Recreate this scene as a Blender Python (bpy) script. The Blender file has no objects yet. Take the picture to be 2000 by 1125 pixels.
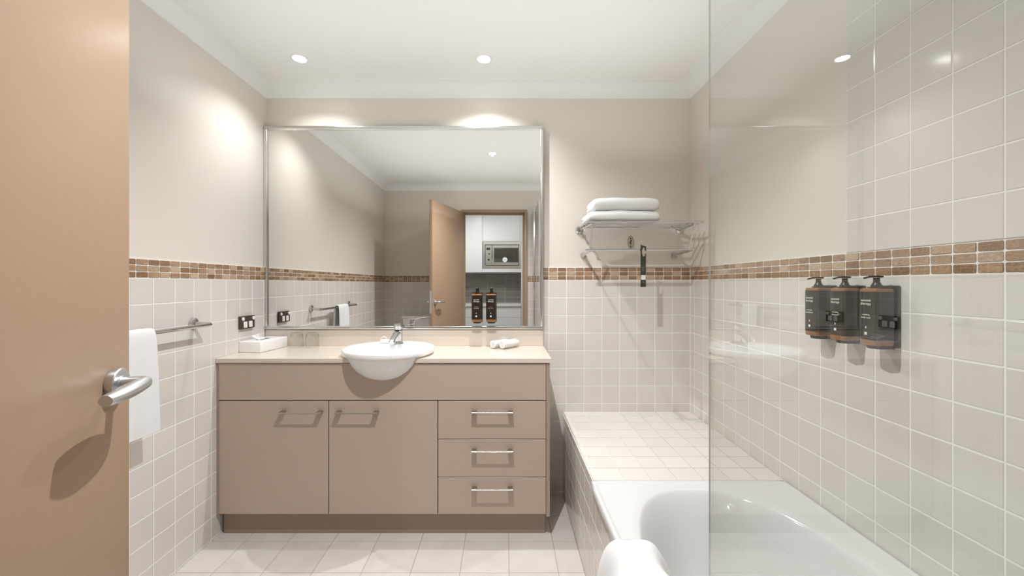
import bpy, bmesh, math, random
from mathutils import Vector, Matrix
random.seed(7)
S = bpy.context.scene
COL = S.collection
PI = math.pi

# ---------------------------------------------------------------- camera, world, exposure
EYE = 1.22
F = 785.0
cam = bpy.data.cameras.new('camera')
camo = bpy.data.objects.new('camera', cam); COL.objects.link(camo)
camo.location = (0, 0, EYE); camo.rotation_euler = (PI/2, 0, 0)
cam.sensor_width = 36.0; cam.sensor_fit = 'HORIZONTAL'
cam.lens = 36.0*F/2000.0
cam.shift_x = (1000-986)/2000.0
cam.shift_y = (555-562.5)/2000.0
cam.clip_start = 0.02
S.camera = camo
w = bpy.data.worlds.new('world'); S.world = w; w.use_nodes = True
w.node_tree.nodes['Background'].inputs[0].default_value = (1, 1, 1, 1)
w.node_tree.nodes['Background'].inputs[1].default_value = 0.2
S.view_settings.view_transform = 'Standard'
S.view_settings.look = 'None'
S.view_settings.gamma = 1.0
S.view_settings.use_curve_mapping = False
S.view_settings.exposure = 0.55
S.cycles.max_bounces = 14
S.cycles.diffuse_bounces = 8
S.cycles.glossy_bounces = 6
S.cycles.transparent_max_bounces = 16
S.cycles.sample_clamp_indirect = 6.0
S.cycles.caustics_reflective = False
S.cycles.caustics_refractive = False
S.cycles.use_denoising = True
FILL_W = 6.0        # added unseen uplight, brightens the room off the white ceiling
fl = bpy.data.lights.new('ceiling_bounce_fill', 'AREA'); fl.shape = 'RECTANGLE'; fl.size = 2.2; fl.size_y = 2.0
fl.energy = FILL_W; fl.color = (.90, .96, 1)
flo = bpy.data.objects.new('ceiling_bounce_fill', fl); COL.objects.link(flo)
flo.location = (-.15, 1.18, 1.93); flo.rotation_euler = (PI, 0, 0)
LAMP_K = 26.0        # kitchen downlights

# room limits
XL, XR, YB, YR, ZC = -1.395, 1.087, 2.35, -0.02, 2.381
P = 0.103            # tile pitch
ZM0, ZM1 = 1.244, 1.3175   # mosaic band
YM = 2.333           # mirror glass plane

# ---------------------------------------------------------------- helpers
def link(o):
    COL.objects.link(o); return o
def put(name, bm, mat, parent=None, smooth=None, world=True, kind=None, label=None):
    me = bpy.data.meshes.new(name)
    bmesh.ops.recalc_face_normals(bm, faces=bm.faces[:])
    bm.to_mesh(me); bm.free()
    o = link(bpy.data.objects.new(name, me))
    if mat is not None:
        for m in (mat if isinstance(mat, (list, tuple)) else [mat]): me.materials.append(m)
    if smooth is not None:
        for p in me.polygons: p.use_smooth = True
        me.set_sharp_from_angle(angle=math.radians(smooth))
    if parent is not None:
        o.parent = parent
        if world:
            q = parent; M = Matrix.Identity(4)
            while q is not None:
                M = q.matrix_basis if q.parent is None else q.matrix_parent_inverse @ q.matrix_basis
                break
            root = parent
            while root.parent is not None: root = root.parent
            if parent is root: o.matrix_parent_inverse = parent.matrix_basis.inverted()
    if kind: o['kind'] = kind
    if label: o['label'] = label
    return o
def thing(name, loc, label, cat, group=None, rz=0):
    o = link(bpy.data.objects.new(name, None)); o.empty_display_size = 0.05
    o.location = loc; o.rotation_euler = (0, 0, rz)
    o['label'] = label; o['category'] = cat
    if group: o['group'] = group
    return o
def tag(o, label, cat, group=None):
    o['label'] = label; o['category'] = cat
    if group: o['group'] = group
    return o
def copy_tree(o, parent=None):
    c = o.copy(); COL.objects.link(c)
    if parent is not None: c.parent = parent
    for ch in [x for x in bpy.data.objects if x.parent is o]: copy_tree(ch, c)
    return c
def BM(): return bmesh.new()
def box(bm, x0, x1, y0, y1, z0, z1, bev=0, seg=2, M=None):
    t = bmesh.new()
    bmesh.ops.create_cube(t, size=1)
    for v in t.verts:
        v.co = Vector(((x0+x1)/2 + v.co.x*(x1-x0), (y0+y1)/2 + v.co.y*(y1-y0), (z0+z1)/2 + v.co.z*(z1-z0)))
    if bev: bmesh.ops.bevel(t, geom=t.edges[:]+t.verts[:], offset=bev, segments=seg, profile=0.5, affect='EDGES')
    if M is not None: bmesh.ops.transform(t, matrix=M, verts=t.verts[:])
    merge(bm, t)
def merge(bm, t):
    me = bpy.data.meshes.new('tmp'); t.to_mesh(me); t.free(); bm.from_mesh(me); bpy.data.meshes.remove(me)
def loft(bm, loops, cap0=True, cap1=True, closed=True):
    rows = [[bm.verts.new(p) for p in L] for L in loops]
    n = len(rows[0]); rng = n if closed else n-1
    for a, b in zip(rows, rows[1:]):
        for i in range(rng):
            j = (i+1) % n
            bm.faces.new((a[i], a[j], b[j], b[i]))
    if cap0: bm.faces.new(rows[0][::-1])
    if cap1: bm.faces.new(rows[-1])
    return rows
def tube(bm, path, rad, n=16, flat=None, up=(0, 0, 1)):
    path = [Vector(p) for p in path]; loops = []
    if not isinstance(rad, (list, tuple)): rad = [rad]*len(path)
    u = Vector(up)
    for i, p in enumerate(path):
        d = (path[min(i+1, len(path)-1)] - path[max(i-1, 0)]).normalized()
        if abs(d.dot(u)) > 0.97: u = Vector((1, 0, 0)) if abs(d.x) < .9 else Vector((0, 1, 0))
        s = d.cross(u).normalized(); v = s.cross(d).normalized()
        r = rad[i]; ra, rb = (r if isinstance(r, tuple) else (r, r))
        loops.append([p + s*(ra*math.cos(2*PI*k/n)) + v*(rb*math.sin(2*PI*k/n)) for k in range(n)])
    loft(bm, loops)
def cyl(bm, p0, p1, r0, r1=None, n=24, bev=0.0):
    r1 = r0 if r1 is None else r1
    p0, p1 = Vector(p0), Vector(p1); d = (p1-p0); L = d.length; d.normalize()
    if bev:
        tube(bm, [p0, p0+d*bev*.3, p0+d*bev, p1-d*bev, p1-d*bev*.3, p1], [r0-bev, r0-bev*.3, r0, r1, r1-bev*.3, r1-bev], n)
    else: tube(bm, [p0, p1], [r0, r1], n)
def smoothpath(pts, k=6):
    pts = [Vector(p) for p in pts]; out = []
    for i in range(len(pts)-1):
        p0, p1, p2, p3 = pts[max(i-1, 0)], pts[i], pts[i+1], pts[min(i+2, len(pts)-1)]
        for j in range(k):
            t = j/k
            out.append(0.5*((2*p1)+(-p0+p2)*t+(2*p0-5*p1+4*p2-p3)*t*t+(-p0+3*p1-3*p2+p3)*t**3))
    out.append(pts[-1]); return out
def prism(bm, pts, axis, a, b):
    """extrude a 2-D outline along axis from a to b"""
    def mk(u, v, t):
        return {'z': (u, v, t), 'y': (u, t, v), 'x': (t, u, v)}[axis]
    A = [bm.verts.new(mk(u, v, a)) for u, v in pts]; B = [bm.verts.new(mk(u, v, b)) for u, v in pts]
    f1 = bm.faces.new(A); f2 = bm.faces.new(B[::-1])
    n = len(pts)
    for i in range(n): bm.faces.new((A[i], A[(i+1) % n], B[(i+1) % n], B[i]))
    f1.normal_update(); f2.normal_update()
    bmesh.ops.triangulate(bm, faces=[f1, f2], ngon_method='EAR_CLIP')
def rrect(cx, cy, hx, hy, r, k=5):
    pts = []
    for q, (sx, sy) in enumerate(((1, 1), (-1, 1), (-1, -1), (1, -1))):
        for i in range(k+1):
            a = q*PI/2 + i/k*PI/2
            pts.append((cx+sx*(hx-r)+r*math.cos(a), cy+sy*(hy-r)+r*math.sin(a)))
    return pts
def wave(*a):
    return sum(math.sin(x) for x in a)/len(a)

# ---------------------------------------------------------------- materials
def mat(name, col, rough=.5, metal=0, **kw):
    m = bpy.data.materials.new(name); m.use_nodes = True
    nt = m.node_tree; b = nt.nodes['Principled BSDF']
    b.inputs['Base Color'].default_value = (*col, 1)
    b.inputs['Roughness'].default_value = rough
    b.inputs['Metallic'].default_value = metal
    if 'spec' in kw: b.inputs['Specular IOR Level'].default_value = kw['spec']
    if 'coat' in kw:
        b.inputs['Coat Weight'].default_value = kw['coat']; b.inputs['Coat Roughness'].default_value = kw.get('coatr', .05)
    if 'sheen' in kw:
        b.inputs['Sheen Weight'].default_value = kw['sheen']; b.inputs['Sheen Roughness'].default_value = .5
    if 'emit' in kw:
        b.inputs['Emission Color'].default_value = (*kw.get('ecol', (1, 1, 1)), 1); b.inputs['Emission Strength'].default_value = kw['emit']
    if 'bump' in kw:
        sc, st, dist = kw['bump']
        tc = nt.nodes.new('ShaderNodeTexCoord'); n = nt.nodes.new('ShaderNodeTexNoise'); n.inputs['Scale'].default_value = sc
        n.inputs['Detail'].default_value = 4
        bp = nt.nodes.new('ShaderNodeBump'); bp.inputs['Strength'].default_value = st; bp.inputs['Distance'].default_value = dist
        nt.links.new(tc.outputs['Object'], n.inputs['Vector']); nt.links.new(n.outputs['Fac'], bp.inputs['Height'])
        nt.links.new(bp.outputs['Normal'], b.inputs['Normal'])
    if 'island' in kw or 'mottle' in kw:
        # colour differs a little from tile to tile and inside a tile
        ramp = nt.nodes.new('ShaderNodeValToRGB')
        cols = kw.get('island') or [col, kw['mottle'][1]]
        ramp.color_ramp.elements[0].color = (*cols[0], 1); ramp.color_ramp.elements[1].color = (*cols[-1], 1)
        for i, c in enumerate(cols[1:-1]):
            e = ramp.color_ramp.elements.new((i+1)/(len(cols)-1)); e.color = (*c, 1)
        tc = nt.nodes.new('ShaderNodeTexCoord'); n = nt.nodes.new('ShaderNodeTexNoise')
        n.inputs['Scale'].default_value = kw.get('nscale', 12); n.inputs['Detail'].default_value = 6
        n.inputs['Distortion'].default_value = kw.get('ndist', 0)
        nt.links.new(tc.outputs['Object'], n.inputs['Vector'])
        mx = nt.nodes.new('ShaderNodeMix'); mx.inputs[0].default_value = kw.get('nmix', .4)
        if 'island' in kw:
            g = nt.nodes.new('ShaderNodeNewGeometry'); nt.links.new(g.outputs['Random Per Island'], mx.inputs[2])
        else: mx.inputs[2].default_value = 0; mx.inputs[0].default_value = 1
        nt.links.new(n.outputs['Fac'], mx.inputs[3]); nt.links.new(mx.outputs[0], ramp.inputs['Fac'])
        nt.links.new(ramp.outputs['Color'], b.inputs['Base Color'])
    return m
def pane(name, tint, gain=1.8):
    """clear sheet: tinted see-through with a Fresnel reflection off the face that is met first"""
    m = bpy.data.materials.new(name); m.use_nodes = True; nt = m.node_tree; nt.nodes.clear()
    out = nt.nodes.new('ShaderNodeOutputMaterial'); mix = nt.nodes.new('ShaderNodeMixShader')
    tr = nt.nodes.new('ShaderNodeBsdfTransparent'); tr.inputs[0].default_value = (*tint, 1)
    gl = nt.nodes.new('ShaderNodeBsdfGlossy'); gl.inputs['Roughness'].default_value = 0
    fr = nt.nodes.new('ShaderNodeFresnel'); fr.inputs[0].default_value = 1.5
    ge = nt.nodes.new('ShaderNodeNewGeometry')
    a = nt.nodes.new('ShaderNodeMath'); a.operation = 'MULTIPLY'; a.inputs[1].default_value = gain; a.use_clamp = True
    s = nt.nodes.new('ShaderNodeMath'); s.operation = 'SUBTRACT'; s.inputs[0].default_value = 1
    c = nt.nodes.new('ShaderNodeMath'); c.operation = 'MULTIPLY'
    L = nt.links.new
    L(fr.outputs[0], a.inputs[0]); L(ge.outputs['Backfacing'], s.inputs[1]); L(a.outputs[0], c.inputs[0]); L(s.outputs[0], c.inputs[1])
    L(c.outputs[0], mix.inputs[0]); L(tr.outputs[0], mix.inputs[1]); L(gl.outputs[0], mix.inputs[2]); L(mix.outputs[0], out.inputs[0])
    return m

M = {}
M['paint'] = mat('wall_paint', (.70, .645, .58), .42, bump=(90, .06, .002))
M['ceil'] = mat('ceiling_paint', (.83, .83, .80), .7)
M['cornice'] = mat('cornice_paint', (.81, .81, .785), .6)
M['grout'] = mat('grout', (.84, .825, .79), .8)
M['tile'] = mat('wall_tile', (.70, .66, .60), .10, island=[(.63, .59, .55), (.685, .65, .61)], nscale=3, nmix=.3, spec=.55)
M['mosaic'] = mat('travertine_mosaic', (.4, .25, .15), .38, island=[(.46, .34, .23), (.20, .11, .055), (.37, .225, .13), (.52, .40, .28), (.23, .125, .065), (.42, .28, .175), (.26, .15, .085), (.56, .46, .35)],
                  nscale=75, nmix=.2, ndist=1.5, bump=(150, .7, .004))
M['floor'] = mat('floor_tile', (.72, .66, .60), .22, island=[(.50, .46, .425), (.65, .61, .575), (.55, .51, .475)], nscale=5, nmix=.7, ndist=1.2)
M['fgrout'] = mat('floor_grout', (.42, .36, .31), .8)
M['door'] = mat('door_paint', (.36, .245, .162), .34, bump=(45, .10, .004), spec=.4)
M['frame'] = mat('door_frame_paint', (.36, .25, .165), .3)
M['lam'] = mat('taupe_laminate', (.455, .365, .305), .33)
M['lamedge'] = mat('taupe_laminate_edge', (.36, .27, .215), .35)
M['gap'] = mat('cabinet_gap_shade', (.05, .03, .02), .8)  # near-black colour stands in for the shade between doors and drawers
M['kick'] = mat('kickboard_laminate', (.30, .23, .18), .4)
M['stone'] = mat('cream_stone', (.66, .59, .515), .16, mottle=(0, (.62, .55, .475)), nscale=220)
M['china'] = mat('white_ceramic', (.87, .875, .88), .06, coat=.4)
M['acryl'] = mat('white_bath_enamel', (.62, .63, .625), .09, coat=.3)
M['chrome'] = mat('chrome', (.62, .62, .62), .07, 1)
M['alu'] = mat('polished_aluminium', (.72, .72, .70), .18, 1)
M['satin'] = mat('satin_chrome', (.62, .63, .65), .34, 1)
M['nickel'] = mat('brushed_nickel', (.50, .46, .41), .32, 1)
M['mirror'] = mat('mirror_silver', (.90, .90, .885), 0.0, 1)
M['glass'] = pane('screen_glass', (.95, .968, .955), 2.6)
M['gedge'] = mat('glass_edge', (.74, .79, .75), .2, spec=.5)
M['tumbler'] = pane('tumbler_glass', (.985, .988, .985), 1.9)
M['towel'] = mat('white_terry', (.74, .745, .745), .95, sheen=.15, bump=(600, .5, .003))
M['tissue'] = mat('tissue_paper', (.9, .9, .9), .8)
M['wplastic'] = mat('white_plastic', (.84, .83, .82), .3)
M['dark'] = mat('dark_brown_metal', (.10, .075, .055), .25, .6)
M['black'] = mat('black_plastic', (.012, .011, .010), .25)
M['label'] = mat('dark_bottle_label', (.018, .012, .009), .18)
M['amber'] = mat('amber_bottle', (.25, .10, .03), .1, coat=.5)
M['print'] = mat('white_print', (.75, .73, .70), .5)
M['printt'] = mat('tan_print', (.62, .48, .28), .5)
M['printp'] = mat('rose_print', (.42, .20, .18), .5)
M['card'] = mat('black_card', (.035, .032, .02), .45)
M['kwhite'] = mat('white_cabinet_gloss', (.70, .71, .72), .25)
M['kpanel'] = mat('grey_white_cabinet', (.70, .71, .72), .3)
M['ktile'] = mat('grey_splash_tile', (.22, .20, .19), .15, island=[(.20, .185, .175), (.27, .25, .235)], nmix=.3)
M['kfloor'] = mat('hall_carpet', (.25, .22, .19), .95)
M['kwall'] = mat('hall_wall_paint', (.70, .68, .64), .6)
M['steel'] = mat('brushed_steel', (.58, .57, .55), .28, 1)
M['oglass'] = mat('oven_window', (.05, .045, .04), .04, coat=1)
M['lens'] = mat('lamp_lens', (1, 1, 1), .4, emit=30.0, ecol=(1, .97, .92))
M['sticker'] = mat('white_sticker', (.8, .84, .86), .4)
M['silver'] = mat('oval_plate', (.50, .46, .39), .4)
M['soap'] = mat('soap_wrapper', (.86, .84, .82), .6)
M['peach'] = mat('peach_wrapper', (.85, .66, .58), .6)

# ---------------------------------------------------------------- tiling
def tiles(bm, O, U, V, N, u0, u1, v0, v1, pu, pv, uph, vph, gap, h=.0010, ch=.0015, tilt=.0012, skip=None, rc=0):
    """single glazed tiles laid in a grid, clipped to the field; O + u*U + v*V, raised along N"""
    O, U, V, N = map(Vector, (O, U, V, N))
    i0 = math.floor((u0-uph)/pu)-1; i1 = math.ceil((u1-uph)/pu)+1
    j0 = math.floor((v0-vph)/pv)-1; j1 = math.ceil((v1-vph)/pv)+1
    for i in range(i0, i1):
        for j in range(j0, j1):
            a0 = max(uph+i*pu, u0)+gap/2; a1 = min(uph+(i+1)*pu, u1)-gap/2
            b0 = max(vph+j*pv, v0)+gap/2; b1 = min(vph+(j+1)*pv, v1)-gap/2
            if a1-a0 < .004 or b1-b0 < .004: continue
            if skip and skip((a0+a1)/2, (b0+b1)/2): continue
            tu, tv = random.uniform(-tilt, tilt), random.uniform(-tilt, tilt)
            def pt(u, v, hh):
                d = (u-(a0+a1)/2)*tu + (v-(b0+b1)/2)*tv
                return O + U*u + V*v + N*(hh+d)
            def outline(e):
                x0, x1, y0, y1 = a0+e, a1-e, b0+e, b1-e
                if not rc: return [(x0, y0), (x1, y0), (x1, y1), (x0, y1)]
                c = min(rc, (x1-x0)*.4, (y1-y0)*.4); c2 = c*.3; wob = lambda: random.uniform(-.0003, .0003)
                q = [(x0+c, y0), (x1-c, y0), (x1-c2, y0+c2), (x1, y0+c), (x1, y1-c), (x1-c2, y1-c2), (x1-c, y1), (x0+c, y1), (x0+c2, y1-c2), (x0, y1-c), (x0, y0+c), (x0+c2, y0+c2)]
                return [(u+wob(), v_+wob()) for u, v_ in q]
            lo = [bm.verts.new(pt(*q, 0)) for q in outline(0)]
            m1 = [bm.verts.new(pt(*q, h-ch*.4)) for q in outline(ch*.15)]
            hi = [bm.verts.new(pt(*q, h)) for q in outline(ch)]
            bm.faces.new(hi)
            for A, B in ((lo, m1), (m1, hi)):
                for k in range(len(A)): bm.faces.new((A[k], A[(k+1) % len(A)], B[(k+1) % len(A)], B[k]))
def put_tiles(name, bm, m, parent):
    me = bpy.data.meshes.new(name); bm.normal_update(); bm.to_mesh(me); bm.free()
    o = link(bpy.data.objects.new(name, me)); me.materials.append(m); o.parent = parent
    for p in me.polygons: p.use_smooth = True
    me.set_sharp_from_angle(angle=math.radians(12))
    return o

# ---------------------------------------------------------------- shell
T = .10
def structure(name, bm, m, parent=None, smooth=None):
    o = put(name, bm, m, parent, smooth); o['kind'] = 'structure'; return o
b = BM(); box(b, XL-T, XR+T, YR-.12, YB+T, -.05, -.0015); structure('floor', b, M['fgrout']); floor = bpy.data.objects['floor']
b = BM(); box(b, XL-T, XR+T, YR-.12, YB+T, ZC, ZC+.05); structure('ceiling', b, M['ceil'])
b = BM(); box(b, XL-T, XL, YR-.12, YB+T, -.05, ZC); wl = structure('wall_left', b, M['paint'])
b = BM(); box(b, XR, XR+T, YR-.12, YB+T, -.05, ZC); wr = structure('wall_right', b, M['paint'])
b = BM(); box(b, XL, XR, YB, YB+T, -.05, ZC); wb = structure('wall_back', b, M['paint'])
DX0, DX1, DZ = -.515, .263, 2.085     # hole for the door frame
b = BM()
box(b, XL, DX0, YR-.12, YR, 0, ZC); box(b, DX1, XR, YR-.12, YR, 0, ZC); box(b, DX0, DX1, YR-.12, YR, DZ, ZC)
wd = structure('wall_door_side', b, M['paint'])

# floor tiles
b = BM(); tiles(b, (0, 0, -.0015), (1, 0, 0), (0, 1, 0), (0, 0, 1), XL, .338, YR-.02, YB, .2085, .2085, .0185, 1.908, .003, h=.0015, ch=.001, tilt=.0006)
put_tiles('floor_tiles', b, M['floor'], floor)

HB, HF = .4775, .4625     # bath surround height at the back wall and at the tub
YT = 1.552                # where the tub starts
g = .004                  # bedding of grout
# back wall
b = BM(); box(b, XL, XR, YB-g, YB+.001, 0, ZM1+.001); put('grout_bed', b, M['grout'], wb)
b = BM(); tiles(b, (0, YB-g, 0), (1, 0, 0), (0, 0, 1), (0, -1, 0), XL+.006, XR-.006, 0, ZM0, P, P, .050, 1.1428, .0036); put_tiles('wall_tiles', b, M['tile'], wb)
b = BM(); tiles(b, (0, YB-g, 0), (1, 0, 0), (0, 0, 1), (0, -1, 0), XL+.006, XR-.006, ZM0, ZM1, P/2, .0245, .050, ZM0, .0032, h=.0018, ch=.0012, tilt=.02, rc=.0028); put_tiles('mosaic_band', b, M['mosaic'], wb)
# left wall
b = BM(); box(b, XL-.001, XL+g, YR, YB, 0, ZM1+.001); put('grout_bed', b, M['grout'], wl)
b = BM(); tiles(b, (XL+g, 0, 0), (0, 1, 0), (0, 0, 1), (1, 0, 0), YR, YB-.006, 0, ZM0, .1035, P, .040, 1.1428, .0036); put_tiles('wall_tiles', b, M['tile'], wl)
b = BM(); tiles(b, (XL+g, 0, 0), (0, 1, 0), (0, 0, 1), (1, 0, 0), YR, YB-.006, ZM0, ZM1, .1035/2, .0245, .014, ZM0, .0032, h=.0018, ch=.0012, tilt=.02, rc=.0028); put_tiles('mosaic_band', b, M['mosaic'], wl)
# right wall: half-height tiles, full height in the shower area
YS = 1.275; ZT = ZM1+8*P
b = BM(); box(b, XR-g, XR+.001, YR, YB, 0, ZM1+.001); box(b, XR-g, XR+.001, YR, YS, ZM1, ZT+.001); put('grout_bed', b, M['grout'], wr)
b = BM()
tiles(b, (XR-g, 0, 0), (0, 1, 0), (0, 0, 1), (-1, 0, 0), YR, YB-.006, 0, ZM0, .1017, P, 1.0737, 1.1428, .0036)
tiles(b, (XR-g, 0, 0), (0, 1, 0), (0, 0, 1), (-1, 0, 0), YR, YS, ZM1, ZT, .1017, P, 1.0737, ZM1, .003); put_tiles('wall_tiles', b, M['tile'], wr)
b = BM(); tiles(b, (XR-g, 0, 0), (0, 1, 0), (0, 0, 1), (-1, 0, 0), YR, YB-.006, ZM0, ZM1, .1017/2, .0245, 1.0737, ZM0, .0032, h=.0018, ch=.0012, tilt=.02, rc=.0028); put_tiles('mosaic_band', b, M['mosaic'], wr)
# wall with the door
b = BM(); box(b, XL, DX0, YR-.001, YR+g, 0, ZM1+.001); box(b, DX1, XR, YR-.001, YR+g, 0, ZT+.001); put('grout_bed', b, M['grout'], wd)
b = BM()
tiles(b, (0, YR+g, 0), (1, 0, 0), (0, 0, 1), (0, 1, 0), XL+.006, DX0-.002, 0, ZM0, P, P, .050, 1.1428, .0036)
tiles(b, (0, YR+g, 0), (1, 0, 0), (0, 0, 1), (0, 1, 0), DX1+.002, XR-.006, 0, ZM0, P, P, .050, 1.1428, .0036)
tiles(b, (0, YR+g, 0), (1, 0, 0), (0, 0, 1), (0, 1, 0), DX1+.002, XR-.006, ZM1, ZT, P, P, .050, ZM1, .003); put_tiles('wall_tiles', b, M['tile'], wd)
b = BM()
tiles(b, (0, YR+g, 0), (1, 0, 0), (0, 0, 1), (0, 1, 0), XL+.006, DX0-.002, ZM0, ZM1, P/2, .0245, .050, ZM0, .0032, h=.0018, ch=.0012, tilt=.02, rc=.0028)
tiles(b, (0, YR+g, 0), (1, 0, 0), (0, 0, 1), (0, 1, 0), DX1+.002, XR-.006, ZM0, ZM1, P/2, .0245, .050, ZM0, .0032, h=.0018, ch=.0012, tilt=.02, rc=.0028)
put_tiles('mosaic_band', b, M['mosaic'], wd)

# cove cornice round the room
prof = [(0, 2.3035), (.004, 2.3045), (.0065, 2.3065)]
for i in range(9):
    a = i/8*PI/2; prof.append((.0745-.068*math.cos(a), 2.3085+.0695*math.sin(a)))
prof += [(.0765, 2.3785), (.0785, ZC), (0, ZC)]
b = BM()
corn = [(XL, YR, 1, 1), (XR, YR, -1, 1), (XR, YB, -1, -1), (XL, YB, 1, -1)]
loops = [[(x+sx*o, y+sy*o, z) for o, z in prof] for x, y, sx, sy in corn]
rows = [[b.verts.new(p) for p in L] for L in loops]
for q in range(4):
    A, B = rows[q], rows[(q+1) % 4]
    for i in range(len(prof)): j = (i+1) % len(prof); b.faces.new((A[i], A[j], B[j], B[i]))
structure('trim_1', b, M['cornice'], smooth=35)

# tiled bath surround: ledge behind the tub and the side apron
b = BM()
v = [(.340, YT), (XR-.001, YT), (XR-.001, YB-.001), (.340, YB-.001)]
prism(b, [(YT, 0), (YB-.002, 0), (YB-.002, HB-.004), (YT, HF-.004)], 'x', .342, XR-.003)
box(b, .342, .362, YR+.004, YT, 0, .438)
hob = structure('wall_bath_surround', b, M['grout'])
sl = Vector((0, YT-YB, HF-HB)).normalized()
nn = Vector((0, -(HF-HB), (YT-YB))).normalized(); nn = -nn if nn.z < 0 else nn
b = BM(); tiles(b, (0, YB-.003, HB-.004), (1, 0, 0), sl, nn, .341, XR-.006, .004, (YB-YT)-.003, P, P, .050, .075, .003, h=.004, ch=.0012); put_tiles('ledge_tiles', b, M['tile'], hob)
b = BM()
tiles(b, (.342, 0, 0), (0, 1, 0), (0, 0, 1), (-1, 0, 0), YR+.006, YT, 0, .436, P, P, 1.908-18*P, 1.1428, .0036, h=.004)
tiles(b, (.342, 0, 0), (0, 1, 0), (0, 0, 1), (-1, 0, 0), YT, YB-.006, 0, .462, P, P, 1.908-18*P, 1.1428, .0036, h=.004)
put_tiles('side_tiles', b, M['tile'], hob)

# ---------------------------------------------------------------- door frame and door
b = BM()
for y0, y1, i, o in ((YR-.135, YR+.016, .0, 0),):
    box(b, DX0, DX0+.032, y0, y1, 0, DZ-.03, .002); box(b, DX1-.032, DX1, y0, y1, 0, DZ-.03, .002); box(b, DX0, DX1, y0, y1, DZ-.032, DZ, .002)
box(b, DX0+.032, DX0+.050, YR-.075, YR-.045, 0, DZ-.050); box(b, DX1-.050, DX1-.032, YR-.075, YR-.045, 0, DZ-.050); box(b, DX0+.032, DX1-.032, YR-.075, YR-.045, DZ-.050, DZ-.0315)
df = structure('trim_2', b, M['frame'], smooth=40)

h = Vector((-.478, .030, 0)); e = Vector((-.705, .755, 0)); d = (e-h).normalized(); LW = (e-h).length
n = Vector((d.y, -d.x, 0))
if n.x < 0: n = -n
Mdoor = Matrix(((d.x, n.x, 0, h.x), (d.y, n.y, 0, h.y), (0, 0, 1, 0), (0, 0, 0, 1)))
b = BM(); box(b, 0, LW, -.035, 0, .008, 2.048, .0015, 2, Mdoor)
door = structure('door_1', b, M['door'], smooth=40)
def dp(s, t, z): return Mdoor @ Vector((s, t, z))
s0, z0 = .6975+.012, 1.0457
for sg, off in ((1, 0), (-1, -.035)):
    b = BM()
    t0 = off
    def q(s, t, z): return dp(s, off+sg*t, z)
    tube(b, [q(s0, 0, z0), q(s0, .001, z0), q(s0, .0120, z0), q(s0, .0135, z0)], [.0255, .026, .026, .0245], 40)
    tube(b, [q(s0, .013, z0), q(s0, .0155, z0)], [.0125, .0120], 32)
    path = smoothpath([q(s0, .014, z0), q(s0, .030, z0), q(s0, .041, z0), q(s0-.0025, .0475, z0), q(s0-.011, .0505, z0), q(s0-.035, .0505, z0-.0015), q(s0-.065, .0500, z0-.0035), q(s0-.092, .0490, z0-.0045), q(s0-.112, .0480, z0-.005)], 5)
    m = len(path); rad = []
    for i in range(m):
        f = i/(m-1)
        if f < .45: r = (.0100, .0100)
        else:
            k = (f-.45)/.55; r = (.0098+.0062*math.sin(k*PI*.9)-.0022*k*k, .0098+.0022*math.sin(k*PI)-.0012*k)
        rad.append(r)
    tube(b, path, rad, 24)
    o = put('door_handle', b, M['satin'], door, 35, world=False, label='satin chrome lever handle on a round rose'); 
b = BM(); box(b, LW-.001, LW+.0012, -.0285, -.0065, z0-.11, z0+.11, .0005, 1, Mdoor); box(b, LW, LW+.009, -.023, -.012, z0-.012, z0+.012, .002, 2, Mdoor)
put('latch_plate', b, M['satin'], door, world=False)
for zz in (.25, 1.05, 1.82):
    b = BM(); cyl(b, (h.x-.012, h.y-.012, zz-.05), (h.x-.012, h.y-.012, zz+.05), .007, n=16); put('door_hinge', b, M['satin'], door, 40, world=False)

# ---------------------------------------------------------------- downlights
def downlight(x, y, z, label, power, grp, r=.033, name='downlight', ang=128):
    t = thing(name, (x, y, z), label, 'ceiling light', grp)
    b = BM()
    pr = [(r+.010, 0), (r+.010, -.002), (r+.007, -.0045), (r+.001, -.0045), (r-.003, -.001), (r-.004, 0)]
    N_ = 40
    loft(b, [[(x+a*math.cos(2*PI*k/N_), y+a*math.sin(2*PI*k/N_), z+c) for k in range(N_)] for a, c in pr], False, False)
    put('trim_ring', b, M['cornice'], t, 40)
    b = BM(); tube(b, [(x, y, z-.0005), (x, y, z-.002)], [r-.003, r-.004], 32); put('lamp_lens', b, M['lens'], t)
    L = bpy.data.lights.new('downlight_beam', 'SPOT'); L.energy = power; L.spot_size = math.radians(ang); L.spot_blend = 1.0
    L.shadow_soft_size = .011; L.color = (.975, .985, 1)
    lo = link(bpy.data.objects.new('downlight_beam', L)); lo.location = (x, y, z-.014); lo.parent = t; lo.matrix_parent_inverse = t.matrix_basis.inverted()
    return t
downlight(-1.055, 2.065, ZC, 'white recessed downlight over the vanity nearest the left wall', 22, 'recessed ceiling downlights', ang=130)
downlight(-.108, 2.07, ZC, 'white recessed downlight over the bottle end of the vanity', 46, 'recessed ceiling downlights', ang=128)
downlight(-.109, 1.10, ZC, 'white recessed downlight mid ceiling, seen only in the wall mirror', 80, 'recessed ceiling downlights', ang=150)

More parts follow.
